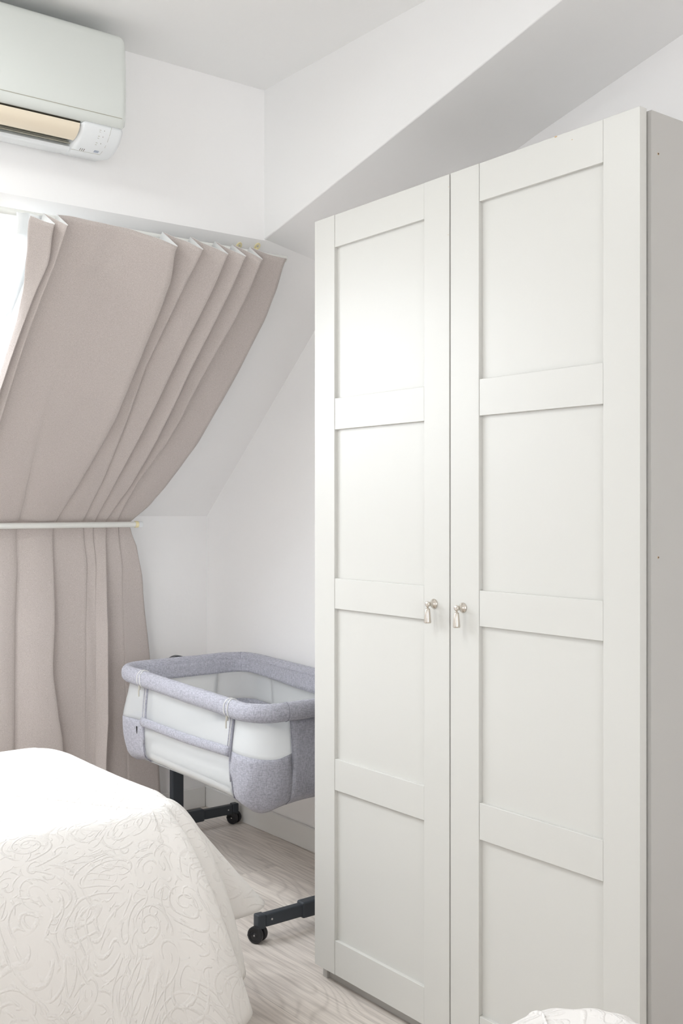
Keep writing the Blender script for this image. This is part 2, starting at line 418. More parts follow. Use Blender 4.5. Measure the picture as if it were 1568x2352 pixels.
# ------------------------------------------------------------------ wardrobe
WX = 1.6234; WBX = 1.6464      # door face, carcass front
WY0, WY1 = 1.206, 2.211
wd_loc = (1.90, 1.71, 0)
wd = empty('wardrobe', wd_loc, 'tall warm-white two-door wardrobe with framed panels beside the crib', 'wardrobe')
bm = bmesh.new()
box(bm, WBX, 2.205, WY1 - 0.020, WY1 - 0.002, 0, 1.929)
box(bm, WBX, 2.205, WY0 + 0.018, WY1 - 0.020, 1.908, 1.926); box(bm, WBX + .002, 2.205, WY0 + 0.018, WY1 - 0.020, 0.058, 0.076)
box(bm, 2.198, 2.205, WY0 + 0.018, WY1 - 0.020, 0.076, 1.908)
obj('carcass', sub(bm, wd_loc), M_melamine_shaded, wd, bevel=0.001)
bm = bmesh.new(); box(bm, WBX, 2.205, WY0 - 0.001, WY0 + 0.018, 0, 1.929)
side = obj('side_panel', sub(bm, wd_loc), M_melamine_shaded, wd, bevel=0.0012)
for z in (1.852, 1.110):
    x = 1.6665
    bm = bmesh.new(); lathe(bm, [(0, 0.0024), (0.0006, 0.0022), (0.0007, 0.0012)], (x, WY0 - 0.0011, z), (0, -1, 0), 16)
    obj('screw_hole', sub(bm, wd_loc), M_edge, side)
    bm = bmesh.new(); lathe(bm, [(0, 0.0015), (0.0009, 0.0014)], (x, WY0 - 0.0011, z), (0, -1, 0), 12)
    h = obj('screw_hole', sub(bm, wd_loc), M_hole, side)
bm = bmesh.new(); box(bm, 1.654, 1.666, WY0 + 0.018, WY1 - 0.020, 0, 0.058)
obj('plinth', sub(bm, wd_loc), M_melamine_shaded, wd, bevel=0.001)
def door(y0, y1, z0, z1, inner0, inner1, hy, hz, chips):
    rails = [(z0, 0.122), (0.497, 0.575), (0.950, 1.026), (1.397, 1.475), (1.852, z1)]
    bm = bmesh.new()
    box(bm, WX, WBX - 0.003, y0, inner0, z0, z1); box(bm, WX, WBX - 0.003, inner1, y1, z0, z1)
    for a, b in rails: box(bm, WX + 0.0009, WBX - 0.003, inner0 + 0.0006, inner1 - 0.0006, a, b)
    d = obj('door', sub(bm, wd_loc), M_lacq, wd, bevel=0.0011, seg=2)
    bm = bmesh.new(); box(bm, WX + 0.0095, WBX - 0.006, inner0 - 0.006, inner1 + 0.006, z0 + 0.03, z1 - 0.03)
    obj('door_panel', sub(bm, wd_loc), M_lacq, d)
    # pendant handle: rosette with a stub, and a tapering pull hanging from it
    bm = bmesh.new()
    lathe(bm, [(-0.0005, 0.0112), (0.0015, 0.0112), (0.0035, 0.0098), (0.0055, 0.0068), (0.009, 0.0052), (0.016, 0.0048), (0.0175, 0.006), (0.0215, 0.006), (0.0228, 0.0046)],
          (WX, hy, hz), (-1, 0, 0), 28)
    obj('handle_rosette', sub(bm, wd_loc), M_nickel, d, smooth=True)
    bm = bmesh.new()
    lathe(bm, [(0.004, 0.0018), (0.009, 0.0020), (0.0098, 0.0046), (0.012, 0.0055), (0.025, 0.0068), (0.038, 0.0080), (0.0405, 0.0080), (0.0418, 0.0070)],
          (WX - 0.0195, hy, hz), (0, 0, -1), 28)
    obj('handle_pull', sub(bm, wd_loc), M_nickel, d, smooth=True)
    for cy, cz, s in chips:
        bm = bmesh.new(); bmesh.ops.create_icosphere(bm, subdivisions=1, radius=1)
        for v in bm.verts: v.co = Vector((v.co.x * 0.0006, v.co.y * 0.0045 * s * random.uniform(.7, 1.1), v.co.z * 0.002 * s * random.uniform(.7, 1.2)))
        for v in bm.verts: v.co += Vector((WX + (0.0009 if inner0 < cy < inner1 else 0.0), cy, cz))
        obj('paint_chip', sub(bm, wd_loc), M_edge, d)
    return d
door(1.7155, 2.2135, 0.036, 1.933, 1.7975, 2.1305, 1.764, 0.988, [(1.719, 1.80, .4), (1.7175, 1.905, .35)])
door(1.2130, 1.7115, 0.034, 1.933, 1.2965, 1.6245, 1.672, 0.986, [(1.413, 1.9315, 1.0), (1.372, 1.915, .5)])

# ------------------------------------------------------------------ air conditioner
ac_loc = (0.90, YA - 0.005, 2.17)
ac = empty('air_conditioner', ac_loc, 'white split air conditioner with open cream flap, high on the far wall', 'air conditioner')
AX0, AX1 = 0.50, 1.300
def arc(cy, cz, r, a0, a1, n=8):
    return [(cy + r * math.cos(math.radians(lerp(a0, a1, i / n))), cz + r * math.sin(math.radians(lerp(a0, a1, i / n)))) for i in range(n + 1)]
def rounded_slab(bm, prof, x0, x1, r, n=6):
    """closed profile extruded along x, its outline drawing in evenly round both ends"""
    m = len(prof); area2 = sum(prof[i][0] * prof[(i + 1) % m][1] - prof[(i + 1) % m][0] * prof[i][1] for i in range(m)); sg = 1 if area2 > 0 else -1
    nr = []
    for i in range(m):
        a, b, c = (Vector((*prof[(i + k) % m], 0)) for k in (-1, 0, 1))
        e1 = (b - a).normalized(); e2 = (c - b).normalized(); t = (e1 + e2).normalized()
        q = Vector((t.y, -t.x, 0)) * sg; nr.append(q / max(.5, (t.dot(e1))))
    def ring(x, k):
        out = []
        for (y, z), q in zip(prof, nr):
            yy = y - q.x * k; zz = z - q.y * k
            if y > YA - 0.012: yy = y
            out.append((x, yy, zz))
        return out
    left = [ring(x0 + r * (1 - math.cos(PI / 2 * i / n)), r * (1 - math.sin(PI / 2 * i / n))) for i in range(n + 1)]
    right = [ring(x1 - r * (1 - math.cos(PI / 2 * i / n)), r * (1 - math.sin(PI / 2 * i / n))) for i in range(n, -1, -1)]
    V = grid(bm, left + right, closed=True)
    bm.faces.new(V[0]); bm.faces.new(V[-1][::-1])
# main casing (front and top)
prof = [(YA, 2.200), (YA, 2.462)] + [(2.66, 2.4635)] + arc(2.640, 2.438, 0.025, 90, 180) + [(2.6105, 2.38), (2.6085, 2.30), (2.612, 2.237), (2.622, 2.212), (2.66, 2.208)]
bm = bmesh.new(); rounded_slab(bm, prof, AX0, AX1, 0.022)
obj('casing', sub(bm, ac_loc), M_ac, ac)
# seam between the front panel and the lower strip
bm = bmesh.new(); box(bm, AX0 + 0.02, AX1 - 0.018, 2.6112, 2.6125, 2.2350, 2.2362)
obj('panel_seam', sub(bm, ac_loc), M_slat, ac)
# lower housing in two pieces around the outlet
low = [(YA, 2.215), (2.624, 2.2115), (2.628, 2.2035), (2.636, 2.190), (2.650, 2.175), (2.668, 2.163), (2.690, 2.1555), (2.715, 2.153), (YA - .004, 2.168), (YA, 2.172)]
FX = 1.172
bm = bmesh.new(); rounded_slab(bm, low, FX, AX1 - 0.004, 0.014)
for f in bm.faces: f.smooth = True
obj('display_housing', sub(bm, ac_loc), M_ac2, ac)
lip = [(YA, 2.215), (2.755, 2.215), (2.735, 2.190), (2.712, 2.1725), (2.700, 2.1625), (2.703, 2.1550), (2.715, 2.153), (YA - .004, 2.168), (YA, 2.172)]
bm = bmesh.new(); prism_x(bm, lip, AX0 + 0.02, FX + 0.002)
obj('lower_housing', sub(bm, ac_loc), M_ac2, ac, bevel=0.0012)
bm = bmesh.new(); box(bm, AX0 + 0.02, FX + 0.001, 2.632, 2.740, 2.2085, 2.2135)
obj('outlet_slot', sub(bm, ac_loc), M_slot, ac)
# slats in the outlet
bm = bmesh.new()
for k in range(5):
    y = 2.694 + k * 0.009; z = 2.169 + k * 0.0075
    prism_x(bm, [(y, z), (y + 0.007, z + 0.001), (y + 0.007, z + 0.003), (y, z + 0.002)], AX0 + 0.02, FX)
obj('outlet_slats', sub(bm, ac_loc), M_slat, ac)
# open flap
fo = [(2.627, 2.2020), (2.630, 2.1925), (2.637, 2.1840), (2.647, 2.1770), (2.659, 2.1720), (2.671, 2.1705)]
fi = [(y + 0.002, z + 0.0032) for y, z in fo[::-1]]
bm = bmesh.new(); prism_x(bm, fo + fi, AX0 + 0.03, FX - 0.002)
obj('flap', sub(bm, ac_loc), M_flap, ac, bevel=0.0006)
# marks on the display housing, laid on its curved face
def low_pt(s):      # arclength-ish parameter over the visible curve
    c = low[1:8]; f = s * (len(c) - 1); i = min(int(f), len(c) - 2); t = f - i
    a, b = Vector((0, *c[i])), Vector((0, *c[i + 1])); p = a.lerp(b, t); n = Vector((0, (b - a).z, -(b - a).y)).normalized()
    if n.z > 0: n = -n
    return p, n, (b - a).normalized()
def mark(x, s, wx, ws, m, name, holes=False):
    p, n, t = low_pt(s); bm = bmesh.new(); c = Vector((x, p.y, p.z))
    q = [c + Vector((1, 0, 0)) * a * wx / 2 + t * b * ws / 2 + n * h for h in (-0.002, 0.0007) for a, b in ((-1, -1), (1, -1), (1, 1), (-1, 1))]
    v = [bm.verts.new(k) for k in q]
    for f in ((0, 1, 2, 3), (4, 7, 6, 5), (0, 4, 5, 1), (1, 5, 6, 2), (2, 6, 7, 3), (3, 7, 4, 0)): bm.faces.new([v[i] for i in f])
    obj(name, sub(bm, ac_loc), m, ac)
for k in range(3): mark(1.196 + k * 0.0052, 0.80, 0.0016, 0.010, M_ink, 'vent_dash')
for k, s in enumerate((0.22, 0.38, 0.54)):
    mark(1.240, s, 0.0016, 0.0022, M_ink, 'indicator_lamp')
    mark(1.2285, s, 0.0050, 0.0010, M_slat, 'indicator_icon'); mark(1.2285, s + .05, 0.0040, 0.0008, M_slat, 'indicator_icon')
mark(1.2400, 0.77, 0.013, 0.0085, M_lcd, 'receiver_window')
bm = bmesh.new()
pts = []
for s in (0.02, .15, .3, .45, .6, .75, .84):
    p, n, t = low_pt(s); pts.append(Vector((1.2580 - 0.004 * s, p.y, p.z)) + n * 0.0001)
tube(bm, pts + [Vector((1.20, *low_pt(.86)[0][1:])), Vector((FX + .002, *low_pt(.86)[0][1:]))], 0.0005, 6)
obj('panel_seam', sub(bm, ac_loc), M_slat, ac)

# ------------------------------------------------------------------ ceiling light
LX, LY = 0.20, 2.10
lamp = empty('ceiling_light', (LX, LY, CZ), 'round white flush ceiling light above the gap between the beds', 'ceiling light')
bm = bmesh.new(); lathe(bm, [(0, .235), (.004, .24), (.045, .24), (.050, .236), (.050, .222), (.030, .220)], (0, 0, 0), (0, 0, -1), 48)
obj('housing', bm, M_frame, lamp, bevel=0.001)
bm = bmesh.new(); lathe(bm, [(.032, .218), (.036, .21), (.040, .10), (.041, .01)], (0, 0, 0), (0, 0, -1), 48)
M_diff = mat('lit_opal_diffuser', (0.9, 0.9, 0.88), 0.5); M_diff.node_tree.nodes['Principled BSDF'].inputs['Emission Color'].default_value = (1, .96, .9, 1)
M_diff.node_tree.nodes['Principled BSDF'].inputs['Emission Strength'].default_value = 2.0
obj('diffuser', bm, M_diff, lamp, smooth=True)
ll = bpy.data.lights.new('ceiling_lamp', 'AREA'); ll.shape = 'DISK'; ll.size = 0.40; ll.energy = 15; ll.color = (0.96, 1.0, 1.0)
lo = bpy.data.objects.new('ceiling_lamp', ll); C.objects.link(lo); lo.parent = lamp; lo.location = (0, 0, -0.055)

# ------------------------------------------------------------------ curtain rods
def cp(x, z, off):              # point on the curtain plane (parallel to the slope), off metres towards the room
    return Vector((x, 3.672 + (z - 1.15) / -0.88814, z)) + Vector((0, -0.664, -0.747)) * off
rod = empty('curtain_rod', (1.2, 2.80, 2.0), 'upper white curtain rod with brass bracket at the top of the slope', 'curtain rod', 'white curtain rods')
bm = bmesh.new(); a = cp(0.2, 1.962, -0.030); b = cp(1.925, 1.962, -0.030); tube(bm, [a, b], 0.0095, 16)
bm2 = sub(bm, rod.location); obj('rod', bm2, M_rod, rod, smooth=False, bevel=0.001)
def bracket(parent, x, z, y_off=0.0):
    c = sl(x, z, 0.0); bm = bmesh.new()
    nrm = Vector((0, -0.664, -0.747)); up = Vector((0, -0.747, 0.664))
    P = []
    for h in (0.0, 0.003):
        for k in range(20):
            a = 2 * PI * k / 20
            P.append(c + nrm * h + Vector((1, 0, 0)) * 0.0095 * math.cos(a) + up * (0.014 * math.sin(a)))
    v = [bm.verts.new(p) for p in P]
    for k in range(20): bm.faces.new((v[k], v[(k + 1) % 20], v[20 + (k + 1) % 20], v[20 + k]))
    bm.faces.new(v[:20][::-1]); bm.faces.new(v[20:])
    tube(bm, [c - up * .008, c - up * 0.008 + nrm * 0.05, c - up * 0.018 + nrm * 0.062], 0.004, 10)
    o = obj('bracket', sub(bm, parent.location), M_brass, parent)
    bm = bmesh.new(); lathe(bm, [(0, .0035), (.0012, .003), (.0016, .001)], c + nrm * 0.003 + up * 0.003, nrm, 12)
    obj('screw', sub(bm, parent.location), M_steel, o)
bracket(rod, 1.838, 2.018); bracket(rod, 1.775, 2.012); bracket(rod, 0.25, 2.018)
rod2 = empty('curtain_rod', (1.2, 3.636, 1.14), 'lower white curtain rod holding the curtain in at the knee wall', 'curtain rod', 'white curtain rods')
bm = bmesh.new(); tube(bm, [(0.2, 3.636, 1.138), (1.850, 3.636, 1.141)], 0.0105, 16); obj('rod', sub(bm, rod2.location), M_rod, rod2)
bm = bmesh.new(); lathe(bm, [(0, 0.0105), (0.001, 0.0115), (0.014, 0.0115), (0.016, 0.010)], (1.850, 3.636, 1.141), (1, 0, 0), 20)
obj('rod_end_cap', sub(bm, rod2.location), M_ac2, rod2)
bm = bmesh.new(); tube(bm, [(1.836, 3.636, 1.141), (1.848, 3.636, 1.141)], 0.0125, 16); tube(bm, [(1.842, 3.64, 1.141), (1.842, 3.760, 1.141)], 0.004, 10)
lathe(bm, [(0, .012), (.003, .012)], (1.842, YK - 0.003, 1.141), (0, 1, 0), 16)
obj('bracket', sub(bm, rod2.location), M_brass, rod2)

# ------------------------------------------------------------------ curtain
# fold edges across the cloth: x along the rod at 12 stations down the slope, then (x, z) pairs below the lower rod
ZG = [1.975, 1.90, 1.825, 1.75, 1.675, 1.60, 1.525, 1.45, 1.375, 1.30, 1.225, 1.15]
FU = {
 0: [1.069, 1.096, 1.119, 1.131, 1.135, 1.139, 1.143, 1.148, 1.152, 1.157, 1.161, 1.166],
 1: [1.132, 1.153, 1.147, 1.146, 1.147, 1.150, 1.155, 1.160, 1.166, 1.172, 1.178, 1.184],
 2: [1.167, 1.172, 1.171, 1.171, 1.175, 1.180, 1.187, 1.194, 1.201, 1.210, 1.219, 1.228],
 3: [1.300, 1.302, 1.305, 1.308, 1.312, 1.318, 1.327, 1.338, 1.352, 1.368, 1.385, 1.396],
 4: [1.493, 1.522, 1.532, 1.537, 1.543, 1.549, 1.556, 1.555, 1.551, 1.547, 1.539, 1.530],
 5: [1.579, 1.577, 1.580, 1.583, 1.586, 1.598, 1.610, 1.620, 1.628, 1.634, 1.634, 1.634],
 6: [1.664, 1.671, 1.672, 1.671, 1.673, 1.676, 1.679, 1.681, 1.681, 1.682, 1.681, 1.680],
 7: [1.724, 1.731, 1.732, 1.732, 1.732, 1.737, 1.742, 1.747, 1.748, 1.746, 1.734, 1.722],
 8: [1.784, 1.795, 1.800, 1.797, 1.794, 1.795, 1.800, 1.796, 1.780, 1.768, 1.766, 1.770],
 9: [1.885, 1.909, 1.924, 1.927, 1.931, 1.930, 1.928, 1.927, 1.913, 1.897, 1.873, 1.824]}
FL = {
 0: [(1.166, 1.13), (1.16, 0.6), (1.15, 0.02)], 1: [(1.186, 1.13), (1.20, .6), (1.2, .02)], 2: [(1.23, 1.13), (1.25, .6), (1.26, .02)],
 3: [(1.393, 1.13), (1.401, .997), (1.394, .768), (1.393, .384), (1.39, .02)],
 4: [(1.528, 1.13), (1.536, .836), (1.528, .617), (1.549, .458), (1.566, .361), (1.58, .02)],
 5: [(1.645, 1.13), (1.665, .988), (1.67, .666), (1.67, .02)],
 6: [(1.682, 1.13), (1.700, .988), (1.705, .666), (1.705, .02)],
 7: [(1.734, 1.13), (1.739, .662), (1.741, .419), (1.734, .282), (1.73, .02)],
 8: [(1.783, 1.13), (1.806, .984), (1.824, .655), (1.833, .326), (1.84, .02)],
 9: [(1.834, 1.13), (1.869, 1.048), (1.896, .931), (1.933, .613), (1.971, .224), (1.985, .02)]}
#        overlap width: top, mid, rod, lower ; height above the cloth plane: top, mid, rod, lower
OW = {1: (.018, .022, .004, .006), 2: (.014, .014, .004, .004), 3: (-.010, -.010, -.006, -.006), 4: (.026, .024, .005, .014), 5: (.022, .008, .004, .001),
      6: (.024, .022, .004, .001), 7: (.024, .026, .006, .016), 8: (.022, .018, .004, .001)}
OH = {0: (.030, .030, .012, .02), 1: (.045, .045, .012, .02), 2: (.045, .038, .012, .020), 3: (.006, .008, .011, .024), 4: (.056, .050, .012, .040), 5: (.050, .026, .012, .013),
      6: (.050, .042, .012, .018), 7: (.050, .048, .012, .046), 8: (.050, .036, .012, .012), 9: (.024, .022, .010, .006)}
OLO = {1: (.002, -.004, .002, .010), 3: (.006, .008, .006, .018), 4: (-.003, -.014, .002, .002), 5: (-.002, .004, .002, .013), 6: (-.003, -.012, .002, .018), 7: (-.003, -.018, .001, -.004), 8: (-.003, -.012, .002, .012), 2: (.000, .000, .002, .016)}
def interp(xs, ys, x):
    if x <= xs[0]: return ys[0]
    for i in range(len(xs) - 1):
        if x <= xs[i + 1]:
            t = (x - xs[i]) / (xs[i + 1] - xs[i]); t = t * t * (3 - 2 * t) * .35 + t * .65
            return lerp(ys[i], ys[i + 1], t)
    return ys[-1]
def knot4(v, k):   # v 0..1 upper, 1..2 lower
    return interp([0, .45, 1.0, 1.35, 2.0], [k[0], k[1], k[2], k[3], k[3]], v)
def curtain_row(v):
    if v <= 1:
        z = lerp(ZG[0], ZG[-1], v)
        X = [interp(ZG[::-1], FU[i][::-1], z) for i in range(10)]
        if v < 0.0: pass
        base = lambda x, n: cp(x, z, n)
    else:
        z = lerp(1.15, 0.015, v - 1)
        X = [interp([q[1] for q in FL[i]][::-1], [q[0] for q in FL[i]][::-1], z) for i in range(10)]
        yb = interp([0, .05, .3, 1], [3.672, 3.688, 3.705, 3.71], v - 1)
        k = min(1, (v - 1) / .03)
        nv = Vector((0, -0.664, -0.747)).lerp(Vector((0, -1, 0)), k).normalized()
        base = lambda x, n: Vector((x, yb, z)) + nv * n
    pts = []
    K = 14
    for i in range(9):
        hi1 = knot4(v, OH[i + 1]); lo0 = knot4(v, OLO.get(i, (.002, .002, .002, .002))) if i else knot4(v, OH[0])
        w = knot4(v, OW[i]) if i else 0
        x0 = X[i] - w; x1 = X[i + 1]
        for k in range(K):
            t = k / (K - 1)
            x = lerp(x0, x1, t)
            # rises from the tuck, soft belly, then up to the fold edge
            bul = 0.008 * math.sin(PI * t) * min(1, (x1 - x0) / .1)
            if i in (2, 3): bul *= max(0, min(1, (v - .6) / .4))
            if v > 1 and i in (4, 5, 7, 8): bul *= 1 - min(1, (v - 1) / .2)
            n = lo0 + (hi1 - lo0) * (t ** 1.5) + bul
            if i == 0: n = lerp(lo0, hi1, t)
            # soft wrinkles
            if v < 1: n += 0.004 * noise.noise(Vector((x * 16 + v * 2, v * 3.0, i))) * math.sin(PI * t)
            else: n += 0.007 * noise.noise(Vector((x * 9, v * 3.2, i))) * math.sin(PI * t)
            pts.append(base(x, n))
        if i < 8:   # rounded fold edge
            w1 = knot4(v, OW[i + 1]); rr = 0.0028
            if w1 < 0:
                ln = knot4(v, OLO[i + 1])
                for q in (.25, .5, .75): pts.append(base(x1 - w1 * q, lerp(hi1, ln, q)))
                continue
            for a in (30, 80, 130):
                pts.append(base(x1 + rr * math.cos(math.radians(90 - a)), hi1 - rr * (a / 90)))
    return pts
rows = []
top_wave = []
NV = 54; vs = [i / NV for i in range(NV + 1)] + [1 + i / 50 for i in range(1, 51)]
for v in vs: rows.append(curtain_row(v))
# heading sticks up a little above the rod with a wavy edge
r0 = rows[0]
head = []
for j, p in enumerate(r0):
    hgt = 0.004 + 0.006 * noise.noise(Vector((p.x * 14, 0.3, 0)))
    head.append(p + Vector((0, -0.747, 0.664)) * (0.013 + hgt))
rows.insert(0, head)
bm = bmesh.new(); grid(bm, rows)
cur = obj('curtain', bm, M_curt, smooth=True, ms=[M_curt, M_lining])
if sum(p.normal.y for p in cur.data.polygons) > 0: cur.data.flip_normals()
cur.data.update()
so = cur.modifiers.new('lining', 'SOLIDIFY'); so.thickness = 0.0016; so.material_offset = 1; so.material_offset_rim = 1; so.offset = -1
tag(cur, 'taupe blackout curtain pulled flat to the slope and tucked behind the lower rod', 'curtain')
# thin stitched hem line under the heading
# net curtain behind
bm = bmesh.new(); rr = []
for i in range(14):
    v = i / 13; z = lerp(1.972, 1.74, v)
    rr.append([cp(lerp(1.048 + .03 * v ** .5, 1.16, t) + 0.02 * v * (1 - t), z, -0.013 + 0.003 * math.sin(t * 16)) for t in [k / 24 for k in range(25)]])
grid(bm, rr)
nc = obj('net_curtain', bm, M_sheer, smooth=True); s2 = nc.modifiers.new('t', 'SOLIDIFY'); s2.thickness = 0.0006
tag(nc, 'sheer white net curtain edge between the roof window and the taupe curtain', 'net curtain')

# ------------------------------------------------------------------ crib
cr_loc = (1.93, 2.98, 0.0)
crib = empty('bedside_crib', cr_loc, 'grey fabric bedside crib with white mesh sides on dark wheeled legs', 'crib')
CX0, CX1, CY0, CY1, CR = 1.668, 2.186, 2.560, 3.425, 0.085
def rz(y): return 0.612 + (y - CY0) * 0.030
def peri():      # closed outline, anticlockwise from above, with parameter name
    P = []
    def add(cx, cy, a0, a1, n=9):
        for k in range(n + 1):
            a = math.radians(lerp(a0, a1, k / n)); P.append(Vector((cx + CR * math.cos(a), cy + CR * math.sin(a), 0)))
    add(CX0 + CR, CY0 + CR, 180, 270); add(CX1 - CR, CY0 + CR, 270, 360); add(CX1 - CR, CY1 - CR, 0, 90); add(CX0 + CR, CY1 - CR, 90, 180)
    out = []
    n = len(P)
    for i in range(n):
        a, b = P[i], P[(i + 1) % n]; L = (b - a).length; m = max(1, int(L / 0.02))
        for k in range(m): out.append(a.lerp(b, k / m))
    return out
PER = peri(); NP = len(PER)
def norm(i):
    a, b = PER[(i - 1) % NP], PER[(i + 1) % NP]; t = (b - a).normalized(); return Vector((t.y, -t.x, 0))
def near(x, y):
    return min(range(NP), key=lambda i: (PER[i].x - x) ** 2 + (PER[i].y - y) ** 2)
# bottom profile of the tub: side lower hem at z~.35, corners bag out lower
def zbot(p):
    d = min(math.hypot(p.x - a, p.y - b) for a, b in ((CX0 + .03, CY0 + .03), (CX1 - .03, CY0 + .03), (CX0 + .03, CY1 - .03), (CX1 - .03, CY1 - .03)))
    return 0.338 + 0.020 * (p.y - CY0) - 0.022 * math.exp(-(d / .09) ** 2)
def wall_pt(i, t, out=0.0):      # t=0 rail, t=1 bottom
    p = PER[i]; n = norm(i); z1 = rz(p.y) - 0.018; z0 = zbot(p)
    flare = -0.012 + 0.010 * math.sin(PI * t) - 0.022 * max(0, (t - 0.90) / 0.10) ** 2
    cornerd = min(math.hypot(p.x - a, p.y - b) for a, b in ((CX0, CY0), (CX1, CY0), (CX0, CY1), (CX1, CY1)))
    flare += 0.020 * math.exp(-(cornerd / .10) ** 2) * math.sin(PI * min(1, t * 1.0)) * (1 if t > .45 else t / .45)
    q = p + n * (flare + out); return Vector((q.x, q.y, lerp(z1, z0, t)))
def t_of(i, z):
    p = PER[i]; z1 = rz(p.y) - 0.018; z0 = zbot(p); return max(0, min(1, (z1 - z) / (z1 - z0)))
def rng(i0, i1):
    out = [i0]
    while out[-1] != i1: out.append((out[-1] + 1) % NP)
    return out
def panel(name, i0, i1, ta, tb, m, out=0.0, thick=0.002, nv=10, wr=0.0):
    bm = bmesh.new(); idx = rng(i0, i1); rows = []
    for k in range(nv + 1):
        r = []
        for i in idx:
            a = ta(i) if callable(ta) else ta; b = tb(i) if callable(tb) else tb
            t = lerp(a, b, k / nv)
            o_ = out + wr * noise.noise(Vector((PER[i].x * 30, PER[i].y * 30, t * 3))) * math.sin(PI * k / nv)
            r.append(wall_pt(i, t, o_))
        rows.append(r)
    grid(bm, rows)
    o = obj(name, sub(bm, cr_loc), m, crib, smooth=True)
    s = o.modifiers.new('t', 'SOLIDIFY'); s.thickness = thick; s.offset = 0
    return o
i_far = near(CX0, 3.245); i_near = near(CX0, 2.690)
i_w = near(1.800, CY0); i_w2 = near(2.056, CY0); i_rn = near(CX1, 2.690); i_rf = near(CX1, 3.245)
i_fw = near(1.800, CY1); i_fw2 = near(2.056, CY1)
# left side (towards the bed): i_far -> i_near runs down in y
panel('mesh_panel', i_far, i_near, 0.0, lambda i: t_of(i, 0.486), M_net)
panel('side_panel', i_far, i_near, lambda i: t_of(i, 0.486), 1.0, M_net)
# near end
tw = lambda i: t_of(i, 0.489 - 0.010 * math.sin(PI * min(1, max(0, (PER[i].x - CX0) / .13))))
panel('mesh_panel', i_near, i_w, 0.0, tw, M_net2)
panel('fabric_panel', i_near, i_w, tw, 1.0, M_linen, 0.001, wr=0.010)
panel('fabric_panel', i_w, i_w2, 0.0, 1.0, M_linen, 0.003, wr=0.006)
panel('mesh_panel', i_w2, i_rn, 0.0, tw, M_net2)
panel('fabric_panel', i_w2, i_rn, tw, 1.0, M_linen, 0.001)
panel('end_lining', i_w, i_w2, 0.0, 1.0, M_matt, -0.006)
panel('end_lining', i_fw2, i_fw, 0.0, 1.0, M_matt, -0.006)
# wall side
panel('mesh_panel', i_rn, i_rf, 0.0, lambda i: t_of(i, 0.40), M_net)
panel('fabric_panel', i_rn, i_rf, lambda i: t_of(i, 0.40), 1.0, M_linen)
# far end
panel('mesh_panel', i_rf, i_fw2, 0.0, tw, M_net2); panel('fabric_panel', i_rf, i_fw2, tw, 1.0, M_linen)
panel('fabric_panel', i_fw2, i_fw, 0.0, 1.0, M_linen, 0.003)
panel('mesh_panel', i_fw, i_far, 0.0, tw, M_net2); panel('fabric_panel', i_fw, i_far, tw, 1.0, M_linen, 0.001, wr=.006)
# base cloth under the tub
bm = bmesh.new(); rr = []
for k in range(7):
    f = 1 - k / 6.5
    rr.append([Vector((lerp(cr_loc[0], wall_pt(i, 1).x, f), lerp(cr_loc[1], wall_pt(i, 1).y, f), wall_pt(i, 1).z + 0.006 * (k / 6) ** .5)) for i in range(NP)])
V = grid(bm, rr, closed=True); bm.faces.new(V[-1])
o = obj('base_panel', sub(bm, cr_loc), M_matt, crib, smooth=True)
# padded top rail
bm = bmesh.new(); rings = []
for i in range(NP):
    p = PER[i]; n = norm(i); z = rz(p.y); ring = []
    for k in range(16):
        a = 2 * PI * k / 16
        wob = 1 + 0.05 * noise.noise(Vector((p.x * 20, p.y * 20, math.cos(a))))
        ring.append(Vector((p.x, p.y, z)) + n * math.cos(a) * 0.0205 * wob + Vector((0, 0, 1)) * (math.sin(a) * 0.0265 * wob - (0.003 if math.sin(a) < 0 else 0)))
    rings.append(ring)
rings.append(rings[0]); grid(bm, rings, closed=True); bmesh.ops.remove_doubles(bm, verts=bm.verts, dist=1e-6)
rail = obj('top_rail', sub(bm, cr_loc), M_linen, crib, smooth=True)
# inside band hanging below the rail
bm = bmesh.new(); rr = []
for k in range(5):
    rr.append([Vector((PER[i].x, PER[i].y, rz(PER[i].y) + 0.004 - 0.052 * k / 4 - (.006 * math.sin(PER[i].y * 9) if k == 4 else 0))) - norm(i) * (0.0195 + .002 * k / 4) for i in rng(i_rn, i_far)])
grid(bm, rr); o = obj('rail_band', sub(bm, cr_loc), M_linen, crib, smooth=True); s = o.modifiers.new('t', 'SOLIDIFY'); s.thickness = .003
# seams on the rail
def seam(i, m=M_piping, r=0.0008, ext=0.0005):
    p = PER[i]; n = norm(i); z = rz(p.y)
    bm = bmesh.new()
    tube(bm, [Vector((p.x, p.y, z)) + n * math.cos(a) * (0.0205 + ext) + Vector((0, 0, math.sin(a) * (0.0265 + ext) - (0.003 if math.sin(a) < 0 else 0))) for a in [2 * PI * k / 24 for k in range(24)]], r, 6, closed=True)
    return bm
for i in (near(1.765, CY0), near(CX1 - .02, CY1 - .02)): obj('rail_seam', sub(seam(i), cr_loc), M_piping, rail)
